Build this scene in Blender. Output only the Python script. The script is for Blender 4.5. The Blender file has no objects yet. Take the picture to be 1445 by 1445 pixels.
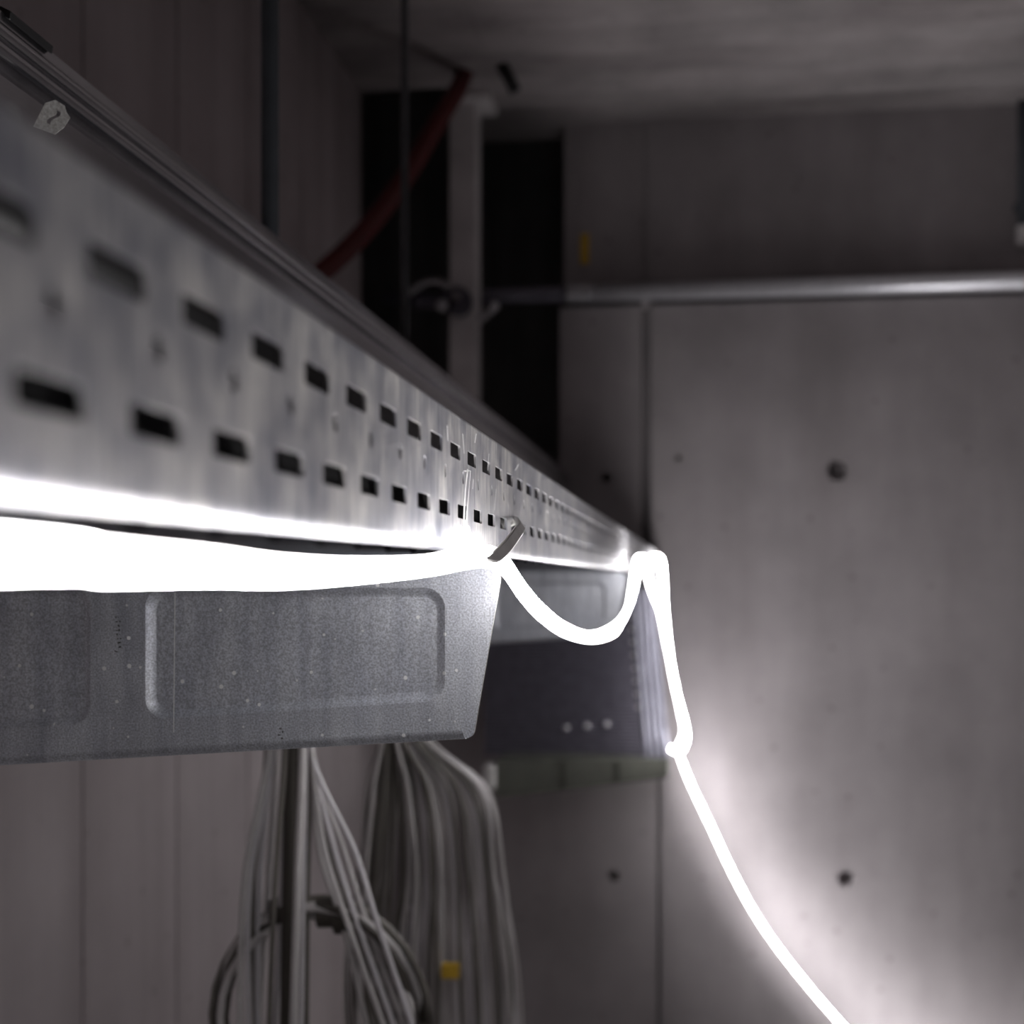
import bpy, bmesh, math, random
from mathutils import Vector, Matrix
from mathutils.geometry import tessellate_polygon

random.seed(7)
C = bpy.context.scene.collection
PI = math.pi

# ------------------------------------------------------------------ camera frame
F = 1900.0                      # focal length in pixels of the 1445 frame
HY = 816.0                      # horizon row
CX = 722.5
VPX = 982.0                     # vanishing column of the tray
AL = math.atan((VPX - CX) / F)
ZC = 1.95                       # camera height above the floor
SA, CA = math.sin(AL), math.cos(AL)

def ray(px, py):
    u, v = (px - CX) / F, (HY - py) / F
    return Vector((-SA + u * CA, CA + u * SA, v))

def P(px, py, Y):               # point seen at a pixel, on the plane y = Y
    d = ray(px, py); t = Y / d.y
    return Vector((d.x * t, Y, ZC + d.z * t))

def PX(px, py, X):              # same, on the plane x = X
    d = ray(px, py); t = X / d.x
    return Vector((X, d.y * t, ZC + d.z * t))

# ------------------------------------------------------------------ materials
def nt(name):
    m = bpy.data.materials.new(name); m.use_nodes = True
    t = m.node_tree; b = t.nodes['Principled BSDF']
    return m, t, b

def N(t, kind, **kw):
    n = t.nodes.new(kind)
    for k, v in kw.items():
        if k in n.inputs.keys(): n.inputs[k].default_value = v
        else: setattr(n, k, v)
    return n

def mapped(t, scale, rot=(0, 0, 0)):
    tc = N(t, 'ShaderNodeTexCoord'); mp = N(t, 'ShaderNodeMapping')
    mp.inputs['Scale'].default_value = scale; mp.inputs['Rotation'].default_value = rot
    t.links.new(tc.outputs['Object'], mp.inputs['Vector'])
    return mp.outputs['Vector']

def noise(t, vec, scale, detail=4, rough=.55):
    n = N(t, 'ShaderNodeTexNoise'); n.inputs['Scale'].default_value = scale
    n.inputs['Detail'].default_value = detail; n.inputs['Roughness'].default_value = rough
    t.links.new(vec, n.inputs['Vector'])
    return n.outputs['Fac']

def ramp(t, fac, stops):
    r = N(t, 'ShaderNodeValToRGB'); e = r.color_ramp.elements
    while len(e) < len(stops): e.new(.5)
    for i, (p, c) in enumerate(stops):
        e[i].position = p; e[i].color = (*c, 1) if len(c) == 3 else c
    t.links.new(fac, r.inputs['Fac'])
    return r.outputs['Color']

def mix(t, a, b, fac, mode='MIX'):
    m = N(t, 'ShaderNodeMix'); m.data_type = 'RGBA'; m.blend_type = mode
    for sock, val in ((m.inputs[6], a), (m.inputs[7], b), (m.inputs[0], fac)):
        if hasattr(val, 'links'): t.links.new(val, sock)
        elif isinstance(val, (int, float)): sock.default_value = val
        else: sock.default_value = (*val, 1)
    return m.outputs[2]

def bump(t, b, h, strength, dist=.001):
    n = N(t, 'ShaderNodeBump'); n.inputs['Strength'].default_value = strength
    n.inputs['Distance'].default_value = dist
    t.links.new(h, n.inputs['Height']); t.links.new(n.outputs['Normal'], b.inputs['Normal'])

def galvanised(name, lo, hi, streak=(14, 14, 1.5), rough=(.34, .52), metallic=.8, grain=0, specks=False, pscale=22, smin=(.62, .63, .68), bk=1):
    m, t, b = nt(name)
    v = mapped(t, (1, 1, 1)); vs = mapped(t, streak)
    patch = noise(t, v, pscale, 5, .6); st = noise(t, vs, 9, 4, .6)
    col = ramp(t, patch, [(.3, lo), (.7, hi)])
    sc = ramp(t, st, [(.32, smin), (.62, (1, 1, 1))])
    col = mix(t, col, sc, .75, 'MULTIPLY')
    fine = noise(t, v, 900 if grain else 260, 2, .5)
    if grain:
        gc = ramp(t, fine, [(.35, (.5, .5, .5)), (.65, (1.25, 1.25, 1.25))])
        col = mix(t, col, gc, grain, 'MULTIPLY')
    if specks:
        vo = N(t, 'ShaderNodeTexVoronoi'); vo.inputs['Scale'].default_value = 120
        t.links.new(mapped(t, (1, .2, 1)), vo.inputs['Vector'])
        size = N(t, 'ShaderNodeMath', operation='MULTIPLY_ADD')
        sep = N(t, 'ShaderNodeSeparateColor'); t.links.new(vo.outputs['Color'], sep.inputs['Color'])
        pw = N(t, 'ShaderNodeMath', operation='POWER'); pw.inputs[1].default_value = 2.8
        t.links.new(sep.outputs['Red'], pw.inputs[0])
        ml = N(t, 'ShaderNodeMath', operation='MULTIPLY'); ml.inputs[1].default_value = .19
        t.links.new(pw.outputs[0], ml.inputs[0])
        lt = N(t, 'ShaderNodeMath', operation='LESS_THAN')
        t.links.new(vo.outputs['Distance'], lt.inputs[0]); t.links.new(ml.outputs[0], lt.inputs[1])
        col = mix(t, col, (.95, .95, .95), lt.outputs[0])
        mm = N(t, 'ShaderNodeMath', operation='MULTIPLY_ADD'); mm.inputs[1].default_value = -metallic; mm.inputs[2].default_value = metallic
        t.links.new(lt.outputs[0], mm.inputs[0]); t.links.new(mm.outputs[0], b.inputs['Metallic'])
    else:
        b.inputs['Metallic'].default_value = metallic
    t.links.new(col, b.inputs['Base Color'])
    r = ramp(t, patch, [(.3, (rough[0],) * 3), (.7, (rough[1],) * 3)])
    t.links.new(r, b.inputs['Roughness'])
    if bk: bump(t, b, fine, .25 if grain else .12, .0006)
    return m

def concrete(name, lo, hi, streak, sscale=3.0, samt=.8):
    m, t, b = nt(name)
    v = mapped(t, (1, 1, 1)); vs = mapped(t, streak)
    big = noise(t, v, 1.6, 6, .62); st = noise(t, vs, sscale, 4, .6); fine = noise(t, v, 60, 4, .6)
    col = ramp(t, big, [(.3, lo), (.7, hi)])
    col = mix(t, col, ramp(t, st, [(.3, (.62, .6, .6)), (.62, (1, 1, 1))]), samt, 'MULTIPLY')
    pores = N(t, 'ShaderNodeTexVoronoi'); pores.inputs['Scale'].default_value = 9
    t.links.new(v, pores.inputs['Vector'])
    col = mix(t, col, ramp(t, pores.outputs['Distance'], [(.04, (.6, .58, .56)), (.12, (1, 1, 1))]), .7, 'MULTIPLY')
    t.links.new(col, b.inputs['Base Color']); b.inputs['Roughness'].default_value = .85
    b.inputs['Specular IOR Level'].default_value = .25
    bump(t, b, fine, .35, .003)
    return m

def plain(name, col, rough=.5, metallic=0, var=.15, scale=30):
    m, t, b = nt(name)
    v = mapped(t, (1, 1, 1)); n = noise(t, v, scale, 4)
    lo = tuple(c * (1 - var) for c in col); hi = tuple(min(1, c * (1 + var)) for c in col)
    t.links.new(ramp(t, n, [(.3, lo), (.7, hi)]), b.inputs['Base Color'])
    b.inputs['Roughness'].default_value = rough; b.inputs['Metallic'].default_value = metallic
    return m

def glow(name, col, strength):
    m, t, b = nt(name)
    b.inputs['Base Color'].default_value = (.8, .8, .8, 1)
    b.inputs['Emission Color'].default_value = (*col, 1)
    b.inputs['Emission Strength'].default_value = strength
    return m

M_TRAY = galvanised('galvanised_tray', (.36, .37, .42), (.74, .72, .685), (30, 30, 3.5), (.36, .55), .6, pscale=38, smin=(.5, .51, .57))
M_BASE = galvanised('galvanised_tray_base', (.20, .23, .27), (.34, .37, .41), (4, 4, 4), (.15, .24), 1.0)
M_ARM = galvanised('galvanised_arm', (.60, .615, .66), (.76, .78, .83), (8, 1, 1.2), (.42, .55), .45, .65, True)
M_ARMEDGE = plain('cut_steel_edge', (.16, .15, .14), .6, .6)
M_TRUNK = galvanised('trunking_sheet', (.50, .49, .505), (.58, .57, .585), (.6, .05, 20), (.2, .27), 1.0, pscale=6, smin=(.8, .8, .82), bk=0)
M_ROD = plain('dark_hanger_steel', (.085, .095, .11), .75, 0)
M_RODL = plain('grey_hanger_steel', (.16, .16, .17), .5, .6)
M_CHROME = plain('bright_conduit', (.84, .84, .88), .32, .6, .06)
M_CLAMP = plain('clamp_zinc', (.62, .62, .64), .3, 1.0)
M_HOOK = plain('hook_steel', (.66, .65, .63), .32, .8)
M_SCRATCH = plain('bare_scratch', (.95, .95, .94), .5, .1, .05, 300)
M_WALL = concrete('wall_concrete', (.31, .286, .292), (.47, .435, .442), (2.5, 2.5, .5), 1.6, .45)
M_WALLL = concrete('wall_concrete_boards', (.50, .45, .455), (.66, .60, .605), (1, 5, .2), 1.3, .55)
M_CEIL = concrete('ceiling_concrete', (.30, .28, .28), (.68, .63, .63), (.8, 4, 1), 1.6, 1.0)
M_DARKW = concrete('recess_shade_concrete', (.20, .195, .19), (.30, .29, .28), (5, 5, .4), 1.6)  # wall concrete made darker, the recess shade put into its colour
M_FLOOR = concrete('floor_concrete', (.30, .29, .28), (.40, .39, .38), (1, 1, 1), 2)
M_POST = plain('post_grey', (.88, .85, .85), .7, 0, .12, 8)
M_RED = plain('red_hose_plastic', (.13, .008, .008), .5, 0, .15, 20)
M_BLACK = plain('black_plastic', (.012, .012, .013), .45)
M_CABLE = plain('pale_grey_cable', (.66, .63, .62), .5, 0, .18, 12)
M_CABLEW = plain('light_cable', (.80, .77, .79), .45, 0, .12, 12)
M_CABLEB = plain('brown_grey_cable', (.20, .185, .165), .5, 0, .2, 12)
M_CABLED = plain('dark_cable', (.075, .065, .055), .55, 0, .2, 12)
M_YELLOW = plain('yellow_tag', (.75, .48, .05), .5)
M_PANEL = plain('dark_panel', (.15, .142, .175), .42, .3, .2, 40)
M_FLUTE = plain('fluted_edge', (.31, .31, .37), .4, .4, .15, 30)
M_OLIVE = plain('olive_rail', (.105, .108, .09), .55, 0, .15, 20)
M_WHITE = plain('white_cap', (.85, .84, .82), .5, 0, .04)
M_GLOW = glow('led_diffuser', (1.0, .975, .995), 38)
M_GLOWB = glow('led_back', (1.0, .97, .975), 11)
M_INK = plain('stamp_ink', (.11, .11, .11), .8)

# ------------------------------------------------------------------ mesh helpers
class MB:
    def __init__(s): s.v = []; s.f = []; s.mi = []
    def add(s, vs, fs, mi=0):
        o = len(s.v); s.v += [Vector(p) for p in vs]
        for f in fs: s.f.append(tuple(i + o for i in f)); s.mi.append(mi)
    def box(s, a, b, mi=0):
        (x0, y0, z0), (x1, y1, z1) = a, b
        s.add([(x0, y0, z0), (x1, y0, z0), (x1, y1, z0), (x0, y1, z0), (x0, y0, z1), (x1, y0, z1), (x1, y1, z1), (x0, y1, z1)],
              [(0, 3, 2, 1), (4, 5, 6, 7), (0, 1, 5, 4), (1, 2, 6, 5), (2, 3, 7, 6), (3, 0, 4, 7)], mi)
    def rings(s, rings, closed=True, caps=True, mi=0):
        n = len(rings[0]); vs = [p for r in rings for p in r]; fs = []
        for i in range(len(rings) - 1):
            for j in range(n if closed else n - 1):
                k = (j + 1) % n
                fs.append((i * n + j, i * n + k, (i + 1) * n + k, (i + 1) * n + j))
        if caps and closed:
            fs.append(tuple(reversed(range(n)))); fs.append(tuple((len(rings) - 1) * n + j for j in range(n)))
        s.add(vs, fs, mi)
    def tube(s, path, r, n=10, mi=0):
        path = [Vector(p) for p in path]; rings = []; up = None
        for i, p in enumerate(path):
            t = (path[min(i + 1, len(path) - 1)] - path[max(i - 1, 0)]).normalized()
            if up is None:
                up = Vector((0, 0, 1)) if abs(t.z) < .9 else Vector((1, 0, 0))
            a = t.cross(up); 
            if a.length < 1e-6: a = t.orthogonal()
            a.normalize(); up = a.cross(t).normalized()
            rr = r[i] if isinstance(r, (list, tuple)) else r
            rings.append([p + (a * math.cos(q) + up * math.sin(q)) * rr for q in (2 * PI * j / n for j in range(n))])
        s.rings(rings, mi=mi)
    def prism(s, prof, axis, a, b, mi=0, cap=True):     # closed 2d profile swept along an axis
        def at(p, q):
            return {'y': (p[0], q, p[1]), 'x': (q, p[0], p[1]), 'z': (p[0], p[1], q)}[axis]
        s.rings([[at(p, a) for p in prof], [at(p, b) for p in prof]], caps=cap, mi=mi)
    def build(s, name, mats, parent=None, smooth=False, bevel=0):
        me = bpy.data.meshes.new(name)
        me.from_pydata([tuple(p) for p in s.v], [], s.f); me.update()
        bm = bmesh.new(); bm.from_mesh(me)
        bmesh.ops.recalc_face_normals(bm, faces=bm.faces); bm.to_mesh(me); bm.free()
        for m in (mats if isinstance(mats, (list, tuple)) else [mats]): me.materials.append(m)
        for p, i in zip(me.polygons, s.mi): p.material_index = i
        if smooth: 
            for p in me.polygons: p.use_smooth = True
        o = bpy.data.objects.new(name, me); C.objects.link(o)
        if parent: 
            o.parent = parent
            o.matrix_parent_inverse = Matrix.Translation(parent.location).inverted()
        if smooth == 'auto' or bevel:
            pass
        if bevel:
            md = o.modifiers.new('edge', 'BEVEL'); md.width = bevel; md.segments = 2; md.limit_method = 'ANGLE'
        if smooth == 'auto':
            me.set_sharp_from_angle(angle=math.radians(35))
        return o

def thing(name, label, cat, loc=(0, 0, 0), group=None):
    o = bpy.data.objects.new(name, None); C.objects.link(o); o.location = loc
    o.empty_display_size = .02
    o['label'] = label; o['category'] = cat
    if group: o['group'] = group
    return o

def tag(o, label, cat, group=None):
    o['label'] = label; o['category'] = cat
    if group: o['group'] = group
    return o

def structure(o): o['kind'] = 'structure'; return o

def catmull(pts, n=8):
    pts = [Vector(p) for p in pts]; out = []
    for i in range(len(pts) - 1):
        p0, p1, p2, p3 = pts[max(i - 1, 0)], pts[i], pts[i + 1], pts[min(i + 2, len(pts) - 1)]
        for k in range(n):
            t = k / n
            out.append(.5 * ((2 * p1) + (p2 - p0) * t + (2 * p0 - 5 * p1 + 4 * p2 - p3) * t * t + (3 * p1 - p0 - 3 * p2 + p3) * t ** 3))
    out.append(pts[-1]); return out

def rrect(cx, cy, w, h, r, n=4):
    out = []
    for sx, sy, a0 in ((1, -1, -PI / 2), (1, 1, 0), (-1, 1, PI / 2), (-1, -1, PI)):
        for k in range(n + 1):
            a = a0 + PI / 2 * k / n
            out.append((cx + sx * (w / 2 - r) + r * math.cos(a), cy + sy * (h / 2 - r) + r * math.sin(a)))
    return out

def circle(cx, cy, r, n=16):
    return [(cx + r * math.cos(2 * PI * k / n), cy + r * math.sin(2 * PI * k / n)) for k in range(n)]

def holed(mb, outer, holes, fr, th, mi=0, cups=0, rim=True):
    """A plate: outer loop and holes are 2d; fr(p, d) maps a 2d point at depth d to 3d. Holes are cut through, or become cups of that depth."""
    loops = [outer] + holes
    tri = tessellate_polygon([[Vector((p[0], p[1], 0)) for p in l] for l in loops])
    flat = [p for l in loops for p in l]
    mb.add([fr(p, 0) for p in flat], [tuple(t) for t in tri], mi)
    if not cups: mb.add([fr(p, th) for p in flat], [tuple(t) for t in tri], mi)
    for k, l in enumerate(loops):
        if k == 0 and not rim: continue
        d = cups if (cups and k) else th
        n = len(l)
        mb.add([fr(p, 0) for p in l] + [fr(p, d) for p in l], [(i, (i + 1) % n, n + (i + 1) % n, n + i) for i in range(n)], mi)
        if cups and k: mb.add([fr(p, d) for p in l], [tuple(range(n))], mi)

def dome(mb, c, r, n=12):
    rg = []
    for k in range(6):
        a = PI / 2 * k / 5.2
        rg.append([(c[0] + r * math.cos(a) * math.cos(2 * PI * j / n), c[1] - r * .7 * math.sin(a) , c[2] + r * math.cos(a) * math.sin(2 * PI * j / n)) for j in range(n)])
    mb.rings(rg)

# ------------------------------------------------------------------ the room
YW = 4.45                       # back wall
XL = -1.06                      # left wall
XR, YR = 4.2, -5.5
ZT = ZC + 1.555                 # ceiling
YN = 4.20                       # where the ceiling breaks into the dark recess
def wx(px): return P(px, 800, YW).x
def wz(py, px=1100): return P(px, py, YW).z
zs = ZC + .03
xo = wx(790)

mb = MB()
fr = lambda p, d: (p[0], YW + d, p[1])
def rect(x0, z0, x1, z1): return [(x0, z0), (x1, z0), (x1, z1), (x0, z1)]
def hole(px, py, r): q = P(px, py, YW); return circle(q.x, q.z, r)
holed(mb, rect(XL, 0, wx(928), zs), [hole(866, 1236, .019)], fr, .12, cups=.05)
holed(mb, rect(wx(933), 0, XR, zs), [hole(1193, 1240, .026)], fr, .12, cups=.05)
zl_ = P(1000, 411, YW).z                                    # step back added above the pipe, its ledge shades the upper wall
YU = YW + .15
holed(mb, rect(xo, zs, wx(905), zl_), [hole(856, 674, .018)], fr, .12, cups=.05)
holed(mb, rect(wx(918), zs, XR, zl_), [hole(1182, 664, .034), hole(957, 647, .010)], fr, .12, cups=.07)
mb.box((wx(900), YW + .11, 0), (wx(940), YW + .12, zl_))    # the joint's bottom
mb.box((xo, YU, zl_ - .2), (wx(905), YU + .1, ZT)); mb.box((wx(905), YU + .01, zl_ - .2), (wx(910), YU + .1, ZT)); mb.box((wx(910), YU, zl_ - .2), (XR, YU + .1, ZT))
mb.box((xo, YW, zl_ - .04), (XR, YU + .02, zl_ - .001))
structure(mb.build('wall_back', M_WALL))

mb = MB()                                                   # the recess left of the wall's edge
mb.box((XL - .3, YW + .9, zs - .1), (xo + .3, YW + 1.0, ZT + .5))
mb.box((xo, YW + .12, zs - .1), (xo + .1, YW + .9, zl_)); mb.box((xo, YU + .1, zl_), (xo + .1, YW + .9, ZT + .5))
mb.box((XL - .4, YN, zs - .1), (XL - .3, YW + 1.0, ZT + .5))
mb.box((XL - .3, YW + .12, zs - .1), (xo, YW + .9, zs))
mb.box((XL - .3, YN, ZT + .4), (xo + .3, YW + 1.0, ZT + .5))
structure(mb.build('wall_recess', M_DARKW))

mb = MB(); mb.box((XL - .12, YR, 0), (XL, YN, ZT)); mb.box((XL - .12, YN, 0), (XL, YW + .12, zs))
for k, y in enumerate((1.35, 1.8, 2.23, 2.66, 3.1, 3.55)): # raised board joints left by the formwork
    mb.box((XL, y - .006, 0), (XL + .003, y + .006, ZT))
structure(mb.build('wall_left', M_WALLL))
mb = MB(); mb.box((XR, YR, 0), (XR + .12, YW + .3, ZT)); structure(mb.build('wall_right', M_WALL))
mb = MB(); mb.box((XL - .12, YR - .12, 0), (XR + .12, YR, ZT)); structure(mb.build('wall_rear', M_WALL))
mb = MB(); mb.box((XL - .12, YR - .12, -.12), (XR + .12, YW + .2, 0)); structure(mb.build('floor', M_FLOOR))

xn = P(640, 100, YN).x
mb = MB()
mb.box((XL - .12, YR - .12, ZT), (XR + .12, YN, ZT + .2))
mb.box((xn, YN, ZT), (XR + .12, YW + .3, ZT + .2))
structure(mb.build('ceiling', M_CEIL))
mb = MB()                                                    # the board edges in the ceiling
for x in (-.62, -.14, .33, .80): mb.box((x - .004, 2.0, ZT - .004), (x + .004, YW, ZT))
structure(mb.build('trim_ceiling', M_CEIL))

q0, q1 = P(634, 300, 4.25), P(671, 300, 4.25)
mb = MB(); mb.box((q0.x, 4.25, zs - .02), (q1.x, 4.36, ZT))
mb.box((q0.x - .01, 4.22, ZT - .03), (q1.x + .05, 4.40, ZT))
tag(mb.build('post', M_POST, bevel=.004), 'pale grey vertical post standing in front of the dark recess', 'post')

# ------------------------------------------------------------------ the perforated cable tray
D = .12                         # the near side panel lies on x = -D
Z0 = ZC + .0135                 # tray underside
Z1 = ZC + .0838                 # top of the side panels
TW = .31
PIT = .0500
YA, YB = -.62, YW - .012
tray = thing('cable_tray', 'perforated galvanised cable tray running from the near left to the back wall', 'cable tray', (-D - TW / 2, 1.9, Z0))

def Kpx(px): return PX(px, 800, -D).y
yl = Kpx(472)                   # a slot of the lower row sits here
yu = Kpx(448)                   # and one of the upper row
def zof(px, py): return PX(px, py, -D).z
zl, zu = zof(472, 671), zof(448, 533)
zm = zof(475, 598)
SL, SH = .0285, .0072
def side_panel(name, x, sgn):
    mb = MB(); th = .0013
    fr = lambda p, d: (x - sgn * d, p[0], p[1])
    r = .0052
    zb, zt = Z0 + r, Z1 - .002
    h1, h2 = (zl + zm) / 2, (zm + zu) / 2
    def row(za, zb_, y0, hole):
        k0 = math.ceil((YA - y0) / PIT + .5); k1 = math.floor((YB - y0) / PIT - .5)
        ya, yb = y0 + (k0 - .5) * PIT, y0 + (k1 + .5) * PIT
        for a, b in ((YA, ya), (yb, YB)):
            if b - a > 1e-5: holed(mb, rect(a, za, b, zb_), [], fr, th, rim=False)
        for k in range(k0, k1 + 1):
            c = y0 + k * PIT
            holed(mb, rect(c - PIT / 2, za, c + PIT / 2, zb_), [hole(c)], fr, th, rim=False)
    row(zb, h1, yl, lambda c: rrect(c, zl, SL, SH, .0012, 3))
    row(h1, h2, yl + .0015, lambda c: [(p[0], p[1]) for p in rrect(c, zm, .0052, .0066, .0025, 4)])
    row(h2, zt, yu, lambda c: rrect(c, zu, SL, SH * 1.05, .0012, 3))
    # bent lower edge and rolled top edge
    lo = [(x - sgn * (r - r * math.cos(a)), zb - r * math.sin(a)) for a in [PI / 2 * k / 6 for k in range(7)]]
    up = [(x - sgn * (.002 - .002 * math.cos(a)), zt + .002 * math.sin(a)) for a in [PI / 2 * k / 4 for k in range(5)]]
    up.append((x - sgn * .011, Z1)); up.append((x - sgn * .011, Z1 - .006))
    for l in (lo, up):
        mb.rings([[(p[0], YA, p[1]) for p in l], [(p[0], YB, p[1]) for p in l]], closed=False)
    return mb.build(name, M_TRAY, tray)
side_panel('side_panel', -D, 1)
side_panel('side_panel', -D - TW, -1)
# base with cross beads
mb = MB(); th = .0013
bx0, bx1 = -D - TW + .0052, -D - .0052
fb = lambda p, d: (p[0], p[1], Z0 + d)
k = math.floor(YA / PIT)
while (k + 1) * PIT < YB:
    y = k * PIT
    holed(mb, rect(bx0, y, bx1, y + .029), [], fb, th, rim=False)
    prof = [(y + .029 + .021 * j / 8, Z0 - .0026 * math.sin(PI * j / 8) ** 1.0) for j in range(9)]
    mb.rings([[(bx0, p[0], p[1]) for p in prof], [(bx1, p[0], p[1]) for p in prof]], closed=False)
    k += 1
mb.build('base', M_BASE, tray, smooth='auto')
# scratched joint mark on the near panel
mb = MB()
def sliver(pts, w):
    for (a, b) in zip(pts[:-1], pts[1:]):
        p, q = PX(a[0], a[1], -D + .0003), PX(b[0], b[1], -D + .0003)
        mb.add([(p.x, p.y - 1.7 * w, p.z), (p.x, p.y + 1.7 * w, p.z), (q.x, q.y + w * 1.4, q.z), (q.x, q.y - w * 1.4, q.z)], [(0, 1, 2, 3)])
for pts, w in (([(660, 662), (657, 690), (655, 720), (654, 768)], .0012), ([(664, 664), (662, 690), (659, 722), (656, 768)], .0007),
               ([(655, 665), (663, 664)], .002), ([(661, 742), (664, 752), (670, 766)], .0016), ([(650, 742), (652, 752), (653, 766)], .0014),
               ([(645, 744), (650, 741)], .001), ([(668, 676), (667, 690)], .0006), ([(727, 664), (732, 655)], .0012), ([(653, 612), (655, 640)], .0008),
               ([(672, 612), (670, 625)], .001), ([(690, 640), (688, 664)], .0005), ([(700, 690), (698, 720)], .0005), ([(632, 622), (631, 600)], .0009)):
    mb = MB(); sliver(pts, w); o = mb.build('scratch_mark', M_SCRATCH, tray); o['label'] = 'bright bare metal scratch'

mb = MB(); mb.tube([(-.172, YA + .02, Z0 + .0262), (-.170, 1.5, Z0 + .0262), (-.174, 3.0, Z0 + .0262), (-.172, YB - .02, Z0 + .0262)], .0245, 18)  # added cable, blocks the view through the lower slots so they look dark
tag(mb.build('slot_blocker_cable', M_BLACK, smooth=True), 'added thick black cable inside the perforated tray, keeping its slots dark', 'cable')

# ------------------------------------------------------------------ cantilever arms
YARM = .80
def arm_points():
    top = Z0 - .0034
    tipA, tipB = P(713, 815, YARM), P(668, 1041, YARM)
    lft = P(0, 1079, YARM)
    return top, tipA, tipB, lft
def make_arm(label):
    root = thing('cantilever_arm', label, 'bracket', (0, 0, 0), 'cantilever arms under the tray')
    top, tA, tB, lf = arm_points()
    slope = (lf.z - tB.z) / (lf.x - tB.x)
    xl = XL + .012
    zbl = tB.z + slope * (xl - tB.x)
    def rounded(pts, rs, n=6):
        out = []
        for i, p in enumerate(pts):
            p = Vector(p); a = Vector(pts[i - 1]); b = Vector(pts[(i + 1) % len(pts)]); r = rs[i]
            if not r: out.append(tuple(p)); continue
            u, v = (a - p).normalized(), (b - p).normalized()
            ang = u.angle(v); d = r / math.tan(ang / 2); c = p + (u + v).normalized() * (r / math.sin(ang / 2))
            s0, s1 = p + u * d - c, p + v * d - c
            for k in range(n + 1):
                w = s0.lerp(s1, k / n).normalized() * r; out.append(tuple(c + w))
        return out
    lip = .009                                               # height of the soft fold at the lower edge
    xe = tB.x - .0055; ze = tB.z + slope * (xe - tB.x)
    out = rounded([(xl, top), (tA.x - .001, top), (tB.x, tB.z), (xe, ze), (xe - .0015, ze + .0050), (xl, zbl + .0050)], [0, .010, .005, 0, 0, 0])
    mb = MB()
    fr0 = lambda p, d: (p[0], d, p[1])
    # recessed panels
    xa, xb = P(205, 900, YARM).x, P(628, 900, YARM).x
    per = P(628, 900, YARM).x - P(128, 900, YARM).x
    holes, rec = [], []
    k = 0
    while xa - k * per > xl + .01:
        x0, x1 = xa - k * per, xb - k * per
        zt = P(400, 829, YARM).z
        def zbot(x): return P(205, 1016, YARM).z + (x - xa) * slope * 1.05
        def loop(e, r):
            base = [(x0 + e, zbot(x0) + e), (x1 - e, zbot(x1) + e), (x1 - e, zt - e), (x0 + e, zt - e)]
            return rounded(base, [r] * 4, 6)
        ls = [(loop(0, .0125), 0), (loop(.0012, .0115), .0006), (loop(.0026, .0105), .0022), (loop(.0042, .009), .0036), (loop(.0058, .008), .0040)]
        holes.append(ls[0][0]); rec.append(ls); k += 1
    th = .002
    tri = tessellate_polygon([[Vector((p[0], p[1], 0)) for p in l] for l in [out] + holes])
    flat = [p for l in [out] + holes for p in l]
    mb.add([fr0(p, 0) for p in flat], [tuple(t) for t in tri])
    for ls in rec:
        mb.rings([[fr0(p, d) for p in l] for l, d in ls], caps=False)
        mb.add([fr0(p, ls[-1][1]) for p in ls[-1][0]], [tuple(range(len(ls[-1][0])))])
    # the cut edge and the back
    n = len(out)
    mb.add([fr0(p, 0) for p in out] + [fr0(p, .003) for p in out], [(i, (i + 1) % n, n + (i + 1) % n, n + i) for i in range(n)], 1)
    bk = rounded([(xl, top), (tA.x - .003, top), (tB.x - .002, tB.z + .006), (xl, zbl + .006)], [0, .01, .006, 0])
    mb.add([fr0(p, .0062) for p in bk], [tuple(range(len(bk)))])
    mb.build('web', [M_ARM, M_ARMEDGE], root, smooth='auto')
    # folded flanges going back from the web's edges
    fl = MB()
    for r0, dz in ((0, 0),):
        arc = [(.0062 * (1 - math.cos(a)), .0051 - .0062 * math.sin(a)) for a in [PI / 2 * j / 8 for j in range(9)]] + [(.03, -.0011), (.03, .0008), (.004, .0008), (.0012, .0051)]
        fl.rings([[(xl, y, zbl + z) for y, z in arc], [(xe, y, ze + z) for y, z in arc]])
    fl.build('lower_flange', M_ARM, root, smooth='auto')
    fl = MB(); fl.box((xl, .0005, top - .0015), (tA.x - .012, .036, top + .0004)); fl.build('upper_flange', M_ARM, root)
    wp = MB(); wp.box((XL, -.03, zbl - .03), (XL + .012, .07, top + .06)); 
    wp.build('wall_plate', M_TRUNK, root, bevel=.001)
    return root, xa, top
arm, xa_, top_ = make_arm('near cantilever arm with crisp recessed panels and slanted tip, beside the bright strip')
arm.location.y = YARM
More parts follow.
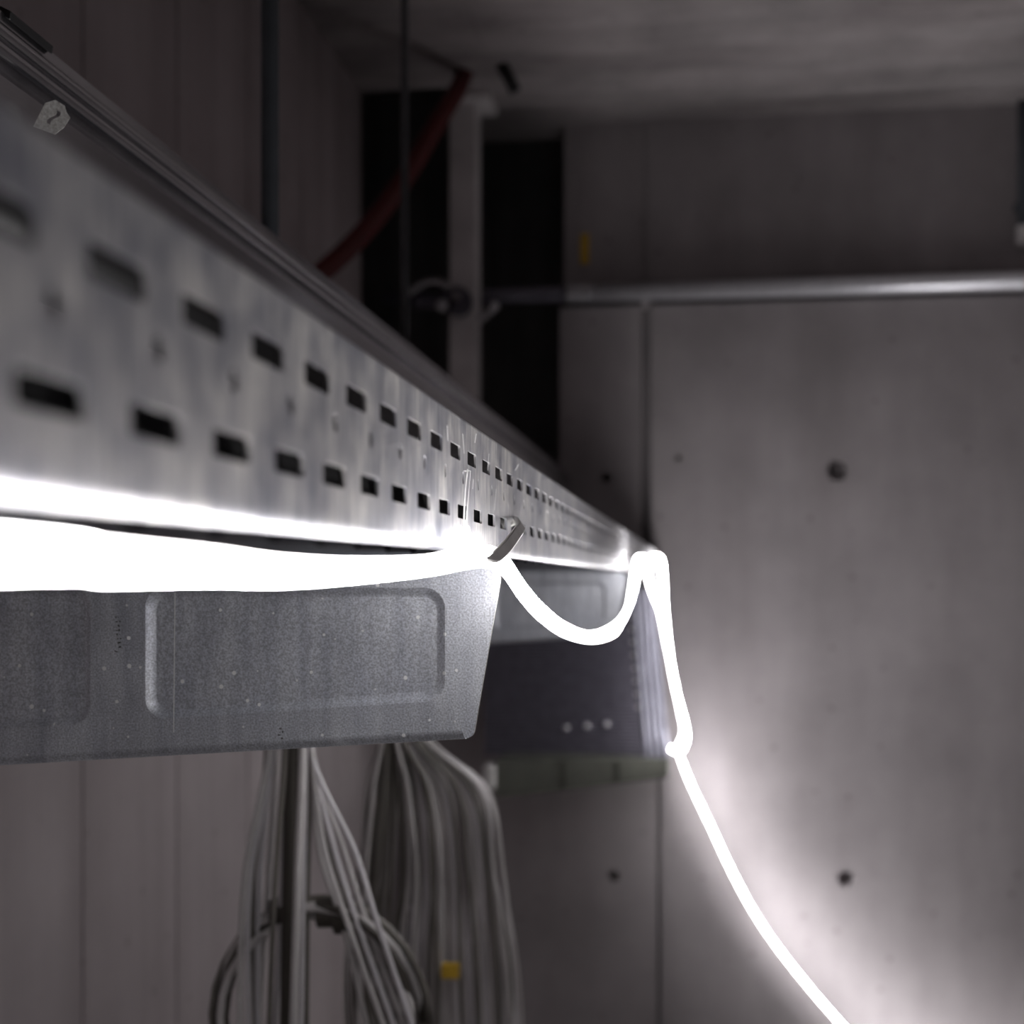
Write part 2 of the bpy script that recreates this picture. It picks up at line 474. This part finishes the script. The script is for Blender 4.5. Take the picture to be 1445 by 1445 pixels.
# faint stamped marks on the near arm
random.seed(3)
for (px, y0, y1, n, w) in ((166, 868, 922, 9, 5), (396, 1026, 1044, 4, 4)):
    mb = MB()
    for i in range(n):
        py = y0 + (y1 - y0) * (i + .5) / n
        for j in range(2):
            x_ = px - w + random.random() * 1.7 * w; a = P(x_, py - random.random() * 1.6, YARM - .0003); b = P(x_ + .8 + 2.2 * random.random(), py + .6 + random.random(), YARM - .0003)
            mb.box((a.x, a.y - .0001, b.z), (b.x, b.y, a.z))
    st = mb.build('stamp', M_INK); st.parent = arm; st.matrix_parent_inverse = Matrix.Translation(arm.location).inverted()
    st['label'] = 'faint dark ink stamp, not legible'
arm2 = arm.copy(); C.objects.link(arm2); arm2.location.y = 2.27
arm2['label'] = 'second cantilever arm, blurred under the tray behind the hanging loop of the strip'
mb = MB()
for (xa1, ya1), (xb1, yb1), w_ in (((247, 836), (245, 1034), .0003),):
    p, q = P(xa1, ya1, YARM - .0002), P(xb1, yb1, YARM - .0002)
    mb.add([(p.x - w_, p.y, p.z), (p.x + w_, p.y, p.z), (q.x + w_, q.y, q.z), (q.x - w_, q.y, q.z)], [(0, 1, 2, 3)])
sc_ = mb.build('scratch_mark', M_SCRATCH); sc_.parent = arm; sc_.matrix_parent_inverse = Matrix.Translation(arm.location).inverted()
sc_['label'] = 'thin vertical scratch'
for ch in list(arm.children):
    if ch.name.startswith(('stamp', 'scratch')): continue
    c = ch.copy(); C.objects.link(c); c.parent = arm2
    c.matrix_parent_inverse = Matrix.Identity(4)
for ch in arm.children:
    if not ch.name.startswith(('stamp', 'scratch')): ch.matrix_parent_inverse = Matrix.Identity(4)

# ------------------------------------------------------------------ upper trunking
XT = -.415
def zt(r): return ZC + r * .415
trunk = thing('cable_trunking', 'grey sheet metal trunking with two ridges, hung above the perforated tray', 'trunking', (XT - .04, 2, zt(.6)))
def bead(zc_, r, n=8):
    return [(XT + r * .9 * math.cos(a), zc_ + r * math.sin(a)) for a in [-PI / 2 + PI * k / n for k in range(n + 1)]]
prof = [(XT - .085, zt(.66)), (XT + .001, zt(.66)), (XT + .001, zt(.729)), (XT - .006, zt(.733)), (XT - .006, zt(.751))]
prof += bead(zt(.765), .0052) + [(XT - .006, zt(.778))] + bead(zt(.791), .0052) + [(XT - .004, zt(.803)), (XT - .004, zt(.812)), (XT - .007, zt(.822)), (XT - .007, zt(.838)), (XT - .012, zt(.842)), (XT - .085, zt(.842))]
mb = MB(); mb.prism(prof, 'y', -.5, YW - .03)
mb.build('body', M_TRUNK, trunk, smooth='auto')
mb = MB(); mb.tube([(XT - .050, -.4, ZC + .237), (XT - .050, 2.0, ZC + .237), (XT - .050, YW - .02, ZC + .237)], .037, 20)  # added pipe, put behind the upper slots to darken them
tag(mb.build('slot_blocker_pipe', M_BLACK, smooth=True), 'added black pipe under the trunking, keeping the upper tray slots dark', 'pipe')
# slotted tab
c = P(75, 165, .798)
mb = MB()
R = math.radians(-22)
def rot(p): return (p[0] * math.cos(R) - p[1] * math.sin(R), p[0] * math.sin(R) + p[1] * math.cos(R))
outl = [(-.0075, -.0105), (.005, -.0095), (.0078, -.003), (.0085, .004), (.0055, .0062), (.003, .0095), (-.003, .0105), (-.0072, .006)]
sl = []
for k in range(9):
    a = -PI * .1 + PI * 1.0 * k / 8; sl.append((-.0006 + .0036 * math.cos(a) * .8, .002 + .0042 * math.sin(a) - .002))
sl = [(.0004 + .0016 * math.sin(2.6 * s_), .0052 * s_) for s_ in [-1 + k * .25 for k in range(9)]]
slot = [(p[0] + .0011, p[1]) for p in sl] + [(p[0] - .0011, p[1]) for p in reversed(sl)]
holed(mb, [rot(p) for p in outl], [[rot(p) for p in slot]], lambda p, d: (c.x + 1.0 * p[0] - .5 * d, c.y + .42 * p[0] + .8 * d, c.z + 1.0 * p[1]), .0016)
t_ = mb.build('slotted_tab', plain('dusty_zinc', (.80, .77, .72), .7, 0, .35, 500), trunk); t_['label'] = 'pale dusty slotted tab'
# black clip on the upper rim
mb = MB(); a, b = P(20, 6, .80), P(82, 66, .87)
pr = [(XT - .004, zt(.829)), (XT - .003, zt(.842)), (XT - .01, zt(.851)), (XT - .05, zt(.851)), (XT - .05, zt(.842)), (XT - .012, zt(.842))]
mb.prism(pr, 'y', PX(22, 8, XT).y, PX(82, 66, XT).y); t_ = mb.build('clip', M_BLACK, trunk, bevel=.0008); t_['label'] = 'black clip on the upper rim'

for px, Y, r, m, lab in ((381, 1.38, .0095, M_ROD, 'thick dark hanger rod holding the trunking, the nearer of the two'),
                         (571, 2.02, .0062, M_RODL, 'thin grey hanger rod holding the trunking, in front of the dark recess')):
    q = P(px, 300, Y)
    mb = MB(); mb.tube([(q.x, Y, zt(.842)), (q.x, Y, ZT)], r, 12)
    root = thing('hanger_rod', lab, 'rod', (q.x, Y, zt(.842)), 'hanger rods')
    mb.build('rod', m, root, smooth=True)
    mb = MB(); mb.prism([(q.x + .0125 * math.cos(PI / 3 * k), Y + .0125 * math.sin(PI / 3 * k)) for k in range(6)], 'z', zt(.842), zt(.842) + .01)
    mb.build('nut', m, root)

# ------------------------------------------------------------------ LED strip
W, T = .013, .005
def strip(name, ctrl, label, group):
    pts = catmull([c[0] for c in ctrl], 10); nor = catmull([c[1] for c in ctrl], 10)
    front, back = MB(), MB()
    fr_, bk_ = [], []
    for i, p in enumerate(pts):
        t = (pts[min(i + 1, len(pts) - 1)] - pts[max(i - 1, 0)]).normalized()
        n = nor[i]; n = (n - t * n.dot(t)).normalized(); w = t.cross(n).normalized()
        w2, h = W / 2 * (.63 + .37 * min(1, max(0, (p.y - .55) / .2))), T / 2
        prof = [(-w2, h * .5), (-w2 * .82, h), (0, h * 1.12), (w2 * .82, h), (w2, h * .5)]
        fr_.append([p + w * a + n * b for a, b in prof])
        prof = [(w2, h * .5), (w2, -h * .6), (w2 * .9, -h), (-w2 * .9, -h), (-w2, -h * .6), (-w2, h * .5)]
        bk_.append([p + w * a + n * b for a, b in prof])
    front.rings(fr_, closed=False); back.rings(bk_, closed=False)
    root = thing(name, label, 'LED strip', pts[0], group)
    o = front.build('diffuser', M_GLOW, root, smooth=True)
    o = back.build('backing', M_GLOWB, root, smooth=True)
    return root
V = Vector
XS = -.112
led = [(V((-.119, -1.4, ZC - .03)), V((1, 0, -.2))), (V((-.119, -.5, ZC + .0)), V((1, 0, -.2))), (V((-.119, -.05, ZC + .003)), V((1, 0, -.2)))]
for px, py, x, n in ((0, 781, -.119, (1, -.2, -.2)), (150, 792, -.119, (1, -.2, -.3)), (300, 799, -.119, (1, -.2, -.4)), (400, 806, -.119, (1, -.3, -.4)),
                     (500, 805, -.119, (1, -.4, -.3)), (600, 798, -.112, (1, -.4, -.1)), (655, 788, -.1045, (1, -.4, 0)), (690, 786, -.104, (1, -.5, .1)), (713, 799, -.1045, (.9, -.6, .3)),
                     (738, 835, -.104, (.9, -.6, .3)), (765, 865, -.102, (.8, -.6, .3)), (800, 890, -.100, (.6, -.7, .4)), (838, 899, -.099, (.3, -.8, .5)), (868, 887, -.098, (.2, -1, .0)),
                     (885, 860, -.0975, (.3, -1, -.2)), (894, 825, -.097, (.3, -1, -.1)), (899, 797, -.0965, (.2, -1, 0))):
    led.append((PX(px, py, x), V(n)))
for px, py, Y, n in ((905, 787, 2.33, (.2, -.7, .8)), (911, 797, 2.36, (.6, -1, 0)), (919, 830, 2.55, (.8, -.6, 0)), (931, 862, 2.85, (1, -.3, 0)), (941, 910, 3.25, (1, -.6, 0)), (951, 960, 3.65, (1, -.6, 0)),
                     (960, 1005, 3.95, (1, -.3, 0)), (964, 1035, 4.1, (1, .2, .2)), (958, 1060, 4.2, (1, .6, .3)), (973, 1102, 4.31, (.9, .8, .4)), (1003, 1166, 4.285, (.9, .8, .45)),
                     (1035, 1234, 4.285, (.9, .8, .45)), (1070, 1297, 4.285, (.9, .8, .45)), (1115, 1360, 4.285, (.9, .8, .45)), (1185, 1443, 4.285, (.9, .8, .45)), (1270, 1530, 4.28, (.9, .7, .6)), (1400, 1640, 4.3, (.6, 0, .8))):
    led.append((P(px, py, Y), V(n)))
led.append((V((1.3, 4.2, .02)), V((.5, 0, .9))))
strip('led_strip', led, 'glowing white LED strip hung along the tray edge and down the back wall', 'LED strips')
led2 = [(P(px, py, Y), V(n)) for px, py, Y, n in ((913, 791, 3.15, (.5, -.8, 0)), (921, 787, 3.6, (.4, -.9, .2)), (927, 786, 3.9, (.2, -.9, .3)), (932, 789, 4.1, (.3, -1, .2)), (935, 812, 4.1, (.2, -1, 0)), (937, 855, 4.1, (.5, -1, 0)),
                     (944, 920, 4.09, (1, -.7, 0)), (954, 975, 4.08, (1, -.7, 0)), (965, 1015, 4.06, (1, -.4, 0)), (969, 1042, 4.05, (1, -.3, 0)), (960, 1060, 4.04, (.4, -1, -.6)), (946, 1056, 4.04, (.2, -1, 0)))]
strip('led_strip', led2, 'shorter outer strand of LED strip dropping from the far tray end, curled at its end', 'LED strips')

# hook that holds the strip
root = thing('strip_hook', 'bent steel hook in a tray slot, holding the glowing strip', 'hook', P(722, 760, .83))
mb = MB()
hp = catmull([V((-.128, PX(722, 747, -D).y, zl + .001)), V((-.1185, PX(724, 747, -D).y, zl + .0035)), P(733, 740, .850), P(735, 744, .838), P(728, 754, .78), P(716, 770, .72), P(705, 781, .68), P(695, 787, .66), P(682, 789, .645)], 6)
rg = []
for i, p in enumerate(hp):
    t = (hp[min(i + 1, len(hp) - 1)] - hp[max(i - 1, 0)]).normalized()
    n = V((.85, -.4, .35)); n = (n - t * n.dot(t)).normalized(); w = t.cross(n).normalized()
    e = 1.0 if i < len(hp) - 8 else max(.3, (len(hp) - i) / 9)
    rg.append([p + w * (a * .0034 * e) + n * (b * .0015) for a, b in ((-1, -.5), (-.8, -1), (.8, -1), (1, -.5), (1, .5), (.8, 1), (-.8, 1), (-1, .5))])
mb.rings(rg); mb.build('bent_bar', M_HOOK, root, smooth='auto')

# ------------------------------------------------------------------ horizontal conduit on the wall with its clamp
rp = .029
YP = YW - rp - .004
a, b = P(555, 431, YP), P(905, 412, YP)
zp = b.z
pipe = thing('conduit', 'shiny horizontal metal pipe along the back wall above the tray', 'pipe', (a.x, YP, zp))
mb = MB(); mb.tube([(P(800, 415, YP).x, YP, zp), (XR - .01, YP, zp)], rp, 20); mb.build('pipe', M_CHROME, pipe, smooth=True)
mb = MB(); mb.tube([(P(800, 415, YP).x, YP, zp), (P(835, 415, YP).x, YP, zp)], rp + .003, 20); mb.build('sleeve', M_CLAMP, pipe, smooth='auto')
mb = MB(); mb.tube([(P(540, 415, YP).x, YP, zp), (P(801, 415, YP).x, YP, zp)], rp * .9, 16); t_ = mb.build('pipe_end', M_PANEL, pipe, smooth=True); t_['label'] = 'end of the pipe, coloured dark to look unlit'  # same pipe in a dark material, the lack of light put into the colour
root = thing('pipe_clamp', 'zinc swivel clamp with bolt and wings on the pipe at the post', 'clamp', P(640, 425, 4.2))
yc = 4.2
mb = MB(); mb.tube(catmull([P(577, 414, yc), P(590, 405, yc), P(606, 397, yc), P(620, 398, yc), P(632, 406, yc)], 5), .012, 8); mb.build('wing', M_CLAMP, root, smooth=True)
mb = MB(); mb.tube([P(676, 452, yc), P(690, 440, yc), P(702, 428, yc)], .016, 10); mb.build('lever', M_CLAMP, root, smooth=True)
mb = MB(); q = P(624, 431, yc); dome(mb, (q.x, yc, q.z), .02); mb.build('bolt', M_CHROME, root, smooth=True)
mb = MB()
q = P(645, 425, yc); mb.tube([(q.x + .036 * math.cos(k * PI / 8), yc + .01 + .01 * math.sin(k), q.z + .036 * math.sin(k * PI / 8)) for k in range(17)], .012, 8)
mb.box((P(585, 425, yc).x, yc, q.z - .018), (P(640, 425, yc).x, yc + .02, q.z + .008))
mb.box((q.x - .03, yc, q.z - .03), (q.x + .03, YP, q.z + .03))
mb.build('collar', M_PANEL, root, smooth='auto')
mb = MB(); q = P(645, 419, yc); mb.tube([(q.x, yc - .02, q.z), (q.x, yc + .02, q.z)], .014, 10); mb.build('nut', M_CLAMP, root, smooth='auto')

# ------------------------------------------------------------------ red hose, small fixings
pts = catmull([PX(700, 40, -.63) if False else P(658, 96, 4.12), P(645, 128, 4.0), P(622, 165, 3.85), P(575, 245, 3.65), P(520, 320, 3.45), P(462, 378, 3.3), P(400, 425, 3.15), P(300, 480, 2.95)], 8)
pts[0].z = ZT
mb = MB(); mb.tube([p for p in pts if p.x > XL - .02], .027, 14)
tag(mb.build('red_hose', M_RED, smooth=True), 'dark red hose slanting from the ceiling down behind the trunking', 'hose')
p = P(722, 100, 4.05)
mb = MB(); mb.tube([(p.x - .03, p.y - .02, ZT), (p.x - .012, p.y, ZT - .03), (p.x + .01, p.y + .01, ZT - .075)], .019, 10)
tag(mb.build('ceiling_stub', M_BLACK, smooth=True), 'short black stub sticking out of the ceiling beside the red hose', 'stub')
p = P(825, 352, YU - .006)
mb = MB(); mb.box((p.x - .015, p.y, p.z - .05), (p.x + .015, YU, p.z + .055))
tag(mb.build('tag_plate', M_YELLOW, bevel=.002), 'small dull yellow tag on the dark wall above the pipe', 'tag')
q = P(1444, 330, YU - .03)
root = thing('wall_conduit', 'dark vertical conduit with pale end at the upper right edge', 'pipe', (q.x, q.y, q.z))
mb = MB(); mb.tube([(q.x, q.y, q.z), (q.x, q.y, ZT)], .018, 12); mb.build('pipe', M_ROD, root, smooth=True)
mb = MB(); mb.tube([(q.x, q.y, q.z - .035), (q.x, q.y, q.z + .025)], .022, 12); mb.build('end_cap', M_POST, root, smooth='auto')
mb = MB(); mb.box((q.x - .025, q.y, q.z + .08), (q.x + .025, YU, q.z + .1)); mb.build('bracket', M_ROD, root)

# ------------------------------------------------------------------ dark ribbed unit below the tray
YC = 4.15
a, b = P(683, 870, YC), P(945, 1070, YC)
unit = thing('wall_unit', 'dark ribbed wall unit with pale fluted edge, below the far tray end', 'wall unit', (-.3, YC, b.z))
xr_top, xr_bot = P(924, 850, YC).x, P(945, 1070, YC).x
xf_top, xf_bot = P(890, 850, YC).x, P(908, 1070, YC).x
ztop, zbot = P(800, 832, YC).z, b.z
mb = MB()
nr = 46; ring = []
for k in range(nr * 2 + 1):
    f_ = k / (nr * 2); z = ztop + (zbot - ztop) * f_; y = YC + (.004 if k % 2 else 0)
    xr = xf_top + (xf_bot - xf_top) * f_
    ring.append([(a.x, y, z), (xr, y, z), (xr, YW, z), (a.x, YW, z)])
mb.rings(ring); mb.build('ribbed_body', M_PANEL, unit)
mb = MB()
nf = 4
for j in range(nf):
    rr = []
    for f_ in (0, 1):
        xa2 = xf_top + (xf_bot - xf_top) * f_; xb2 = xr_top + (xr_bot - xr_top) * f_; z = ztop + (zbot - ztop) * f_
        w = (xb2 - xa2) / nf; c = xa2 + w * (j + .5)
        rr.append([(c + w * .48 * math.cos(q), YC + .004 - .010 * math.sin(q) , z) for q in [PI * k / 6 for k in range(7)]] + [(c - w * .48, YC + .12, z), (c + w * .48, YC + .12, z)])
    mb.rings(rr)
t_ = mb.build('fluted_edge', M_FLUTE, unit, smooth='auto'); t_['label'] = 'pale fluted edge strip'
mb = MB()
for k in range(9):
    f_ = .08 + .62 * k / 8; z = ztop + (zbot - ztop) * f_; x = xf_top + (xf_bot - xf_top) * f_ - .008
    mb = MB(); dome(mb, (x, YC, z), .006); mb.build('rivet', M_CLAMP, unit, smooth='auto')
for px, py in ((799, 1027), (828, 1025), (856, 1022)):
    q = P(px, py, YC - .004)
    mb = MB(); dome(mb, (q.x, YC, q.z), .009); mb.build('screw', M_CHROME, unit, smooth='auto')
mb = MB()
q0, q1 = P(700, 1126, YC - .25), P(943, 1097, YC)
r0, r1 = P(700, 1072, YC - .25), P(943, 1070, YC)
mb.add([(q0.x, q0.y, q0.z), (q1.x, q1.y, q1.z), (r1.x, r1.y, r1.z), (r0.x, r0.y, r0.z),
        (q0.x, YW, q1.z), (q1.x, YW, q1.z), (r1.x, YW, r1.z), (r0.x, YW, r1.z)],
       [(0, 1, 2, 3), (4, 7, 6, 5), (0, 4, 5, 1), (3, 2, 6, 7), (1, 5, 6, 2), (0, 3, 7, 4)])
t_ = mb.build('bottom_rail', M_OLIVE, unit); t_['label'] = 'olive grey bottom rail'
for px in (793, 868):
    f_ = (px - 700) / 243; Yk = YC - .25 * (1 - f_)
    mb = MB(); u0, u1 = P(px - 6, 1122 - 27 * f_, Yk - .006), P(px + 6, 1074, Yk - .006)
    mb.box((u0.x, u0.y, u0.z), (u1.x, u0.y + .02, u1.z)); mb.build('rail_clip', M_OLIVE, unit)
q = P(690, 1097, YC - .27)
mb = MB(); mb.box((q.x - .017, q.y - .01, q.z - .036), (q.x + .017, q.y + .05, q.z + .036)); t_ = mb.build('end_cap', M_WHITE, unit, bevel=.01); t_['label'] = 'white end cap'

# ------------------------------------------------------------------ hanging cables
random.seed(11)
def cable(root, pts, r, m, n=8):
    mb = MB(); mb.tube(catmull(pts, 7), r, n)
    return mb.build('cable', m, root, smooth=True)
YH = 1.32
coil = thing('cable_coil', 'coil of pale and brown cables hanging under the tray, left of the denser bundle', 'cable coil', P(410, 1060, YH))
ZB = Z0 - .001
def down(px0, px1, px2, r, m, dy=0, y1=1250, y2=1500):
    cable(coil, [V((P(px0, 800, YH + dy).x, YH + dy, ZB)), P(px0, 900, YH + dy), P(px0 + (px1 - px0) * .15, 1060, YH + dy), P(px1, y1, YH + dy), P(px2, y2, YH + dy)], r, m)
down(386, 344, 338, .0035, M_CABLE, .00); down(392, 352, 352, .003, M_CABLEW, .012); down(380, 357, 362, .003, M_CABLEB, .02)
down(386, 366, 362, .0032, M_CABLEW, .02); down(392, 378, 362, .0033, M_CABLE, .03); down(405, 388, 378, .003, M_CABLEB, -.01)
down(402, 398, 385, .0035, M_CABLEW, .02); down(412, 408, 404, .0075, M_CABLED, .005); down(428, 420, 412, .0042, M_CABLE, -.01)
down(432, 428, 424, .003, M_CABLEW, .01); down(440, 434, 432, .003, M_CABLEB, .02)
for px1, px2, m, dy in ((478, 560, M_CABLE, .0), (492, 575, M_CABLEW, .01), (505, 590, M_CABLE, .02), (520, 600, M_CABLEW, .0), (470, 530, M_CABLE, .02), (486, 548, M_CABLEB, .03)):
    cable(coil, [V((P(436, 800, YH + dy).x, YH + dy, ZB)), P(438, 950, YH + dy), P(441, 1070, YH + dy), P(px1 - 20, 1200, YH + dy), P(px1 + 15, 1310, YH + dy), P(px2, 1500, YH + dy)], .003, m)
# the ring of the coil
cc = P(440, 1450, YH)
for k in range(9):
    rx = .108 + random.uniform(-.010, .008); rz = .114 + random.uniform(-.008, .008); ph = random.uniform(-.03, .03)
    y = YH + .03 + random.uniform(-.012, .012)
    pts = [V((cc.x + rx * math.cos(a) + ph * .1, y + .008 * math.sin(2 * a + k), cc.z + rz * math.sin(a))) for a in [2 * PI * j / 28 for j in range(29)]]
    mb = MB(); mb.tube(pts, .0042, 8); mb.build('cable', (M_CABLED, M_CABLEB, M_CABLE)[k % 3], coil, smooth=True)
for px in (397, 462, 486):
    q = P(px, 1288 if px < 480 else 1297, YH + .03)
    mb = MB(); mb.tube([(q.x - .009, q.y, q.z), (q.x + .009, q.y, q.z + .001)], .016, 12); t_ = mb.build('tie_wrap', M_CABLED, coil, smooth='auto')
YD = 1.85
bun = thing('cable_bundle', 'dense bundle of many thin grey cables draped under the tray', 'cable bundle', P(575, 1045, YD))
for k in range(62):
    s_ = (k + .5) / 62; s_ = s_ + random.uniform(-.02, .02)
    dy = random.uniform(-.035, .05)
    x0 = 545 + 50 * s_ + random.uniform(-6, 6)
    xm = 500 + 205 * s_ ** .85; xe = 488 + 250 * s_
    bulge = 60 * max(0, s_ - .35)
    m = random.choice((M_CABLE, M_CABLE, M_CABLEW, M_CABLEW, M_CABLEB)) if s_ > .3 else random.choice((M_CABLE, M_CABLEB, M_CABLED, M_CABLEB))
    cable(bun, [V((P(x0, 820, YD + dy).x, YD + dy, ZB)), P(x0, 900, YD + dy), P(x0 + 8 * (s_ - .4), 1030, YD + dy),
                P(x0 + (xm - x0) * .62 + bulge * .7, 1110 + 6 * s_, YD + dy), P(xm + bulge * .25 + random.uniform(-9, 9), 1230, YD + dy), P(xe + random.uniform(-9, 6), 1370, YD + dy), P(xe + 4, 1520, YD + dy)],
          random.choice((.0024, .003, .0034)), m, 7)
q = P(635, 1371, YD - .045)
mb = MB(); mb.box((q.x - .012, q.y - .002, q.z - .010), (q.x + .012, q.y + .012, q.z + .010)); t_ = mb.build('tag', M_YELLOW, bun, bevel=.001); t_['label'] = 'small yellow tag'
for r_, Yk in ((coil, YH), (bun, YD)):
    q = P(415 if r_ is coil else 570, 800, Yk)
    mb = MB(); mb.box((q.x - .045, Yk - .03, ZB - .012), (q.x + .045, Yk + .05, ZB)); mb.build('clamp', M_TRUNK, r_)

# ------------------------------------------------------------------ fill spot added out of view on the right, to brighten the tray face
la = bpy.data.lights.new('fill_spot', 'SPOT'); la.energy = 32; la.color = (1, .97, .98)
la.spot_size = math.radians(50); la.spot_blend = 1.0; la.shadow_soft_size = .12
lo = bpy.data.objects.new('fill_spot', la); C.objects.link(lo); lo.location = (1.4, 1.05, 1.40)
lo.rotation_euler = (Vector((-.12, .76, 1.96)) - lo.location).to_track_quat('-Z', 'Y').to_euler()

# ------------------------------------------------------------------ world, camera
w = bpy.data.worlds.new('World'); bpy.context.scene.world = w; w.use_nodes = True
w.node_tree.nodes['Background'].inputs['Color'].default_value = (.5, .5, .55, 1)
w.node_tree.nodes['Background'].inputs['Strength'].default_value = .02

cam = bpy.data.cameras.new('camera'); co = bpy.data.objects.new('camera', cam); C.objects.link(co)
cam.sensor_width = 36; cam.lens = F / 1445 * 36
cam.shift_y = (HY - 722.5) / 1445
cam.clip_start = .005
co.location = (0, 0, ZC); co.rotation_euler = (PI / 2, 0, AL)
cam.dof.use_dof = True; cam.dof.focus_distance = .76; cam.dof.aperture_fstop = 6.8
S = bpy.context.scene
S.camera = co
S.view_settings.view_transform = 'Standard'; S.view_settings.look = 'None'
S.view_settings.exposure = 0.8; S.view_settings.gamma = 1.0
S.view_settings.use_curve_mapping = False
S.render.engine = 'CYCLES'
S.cycles.max_bounces = 10; S.cycles.diffuse_bounces = 6
S.cycles.use_denoising = True
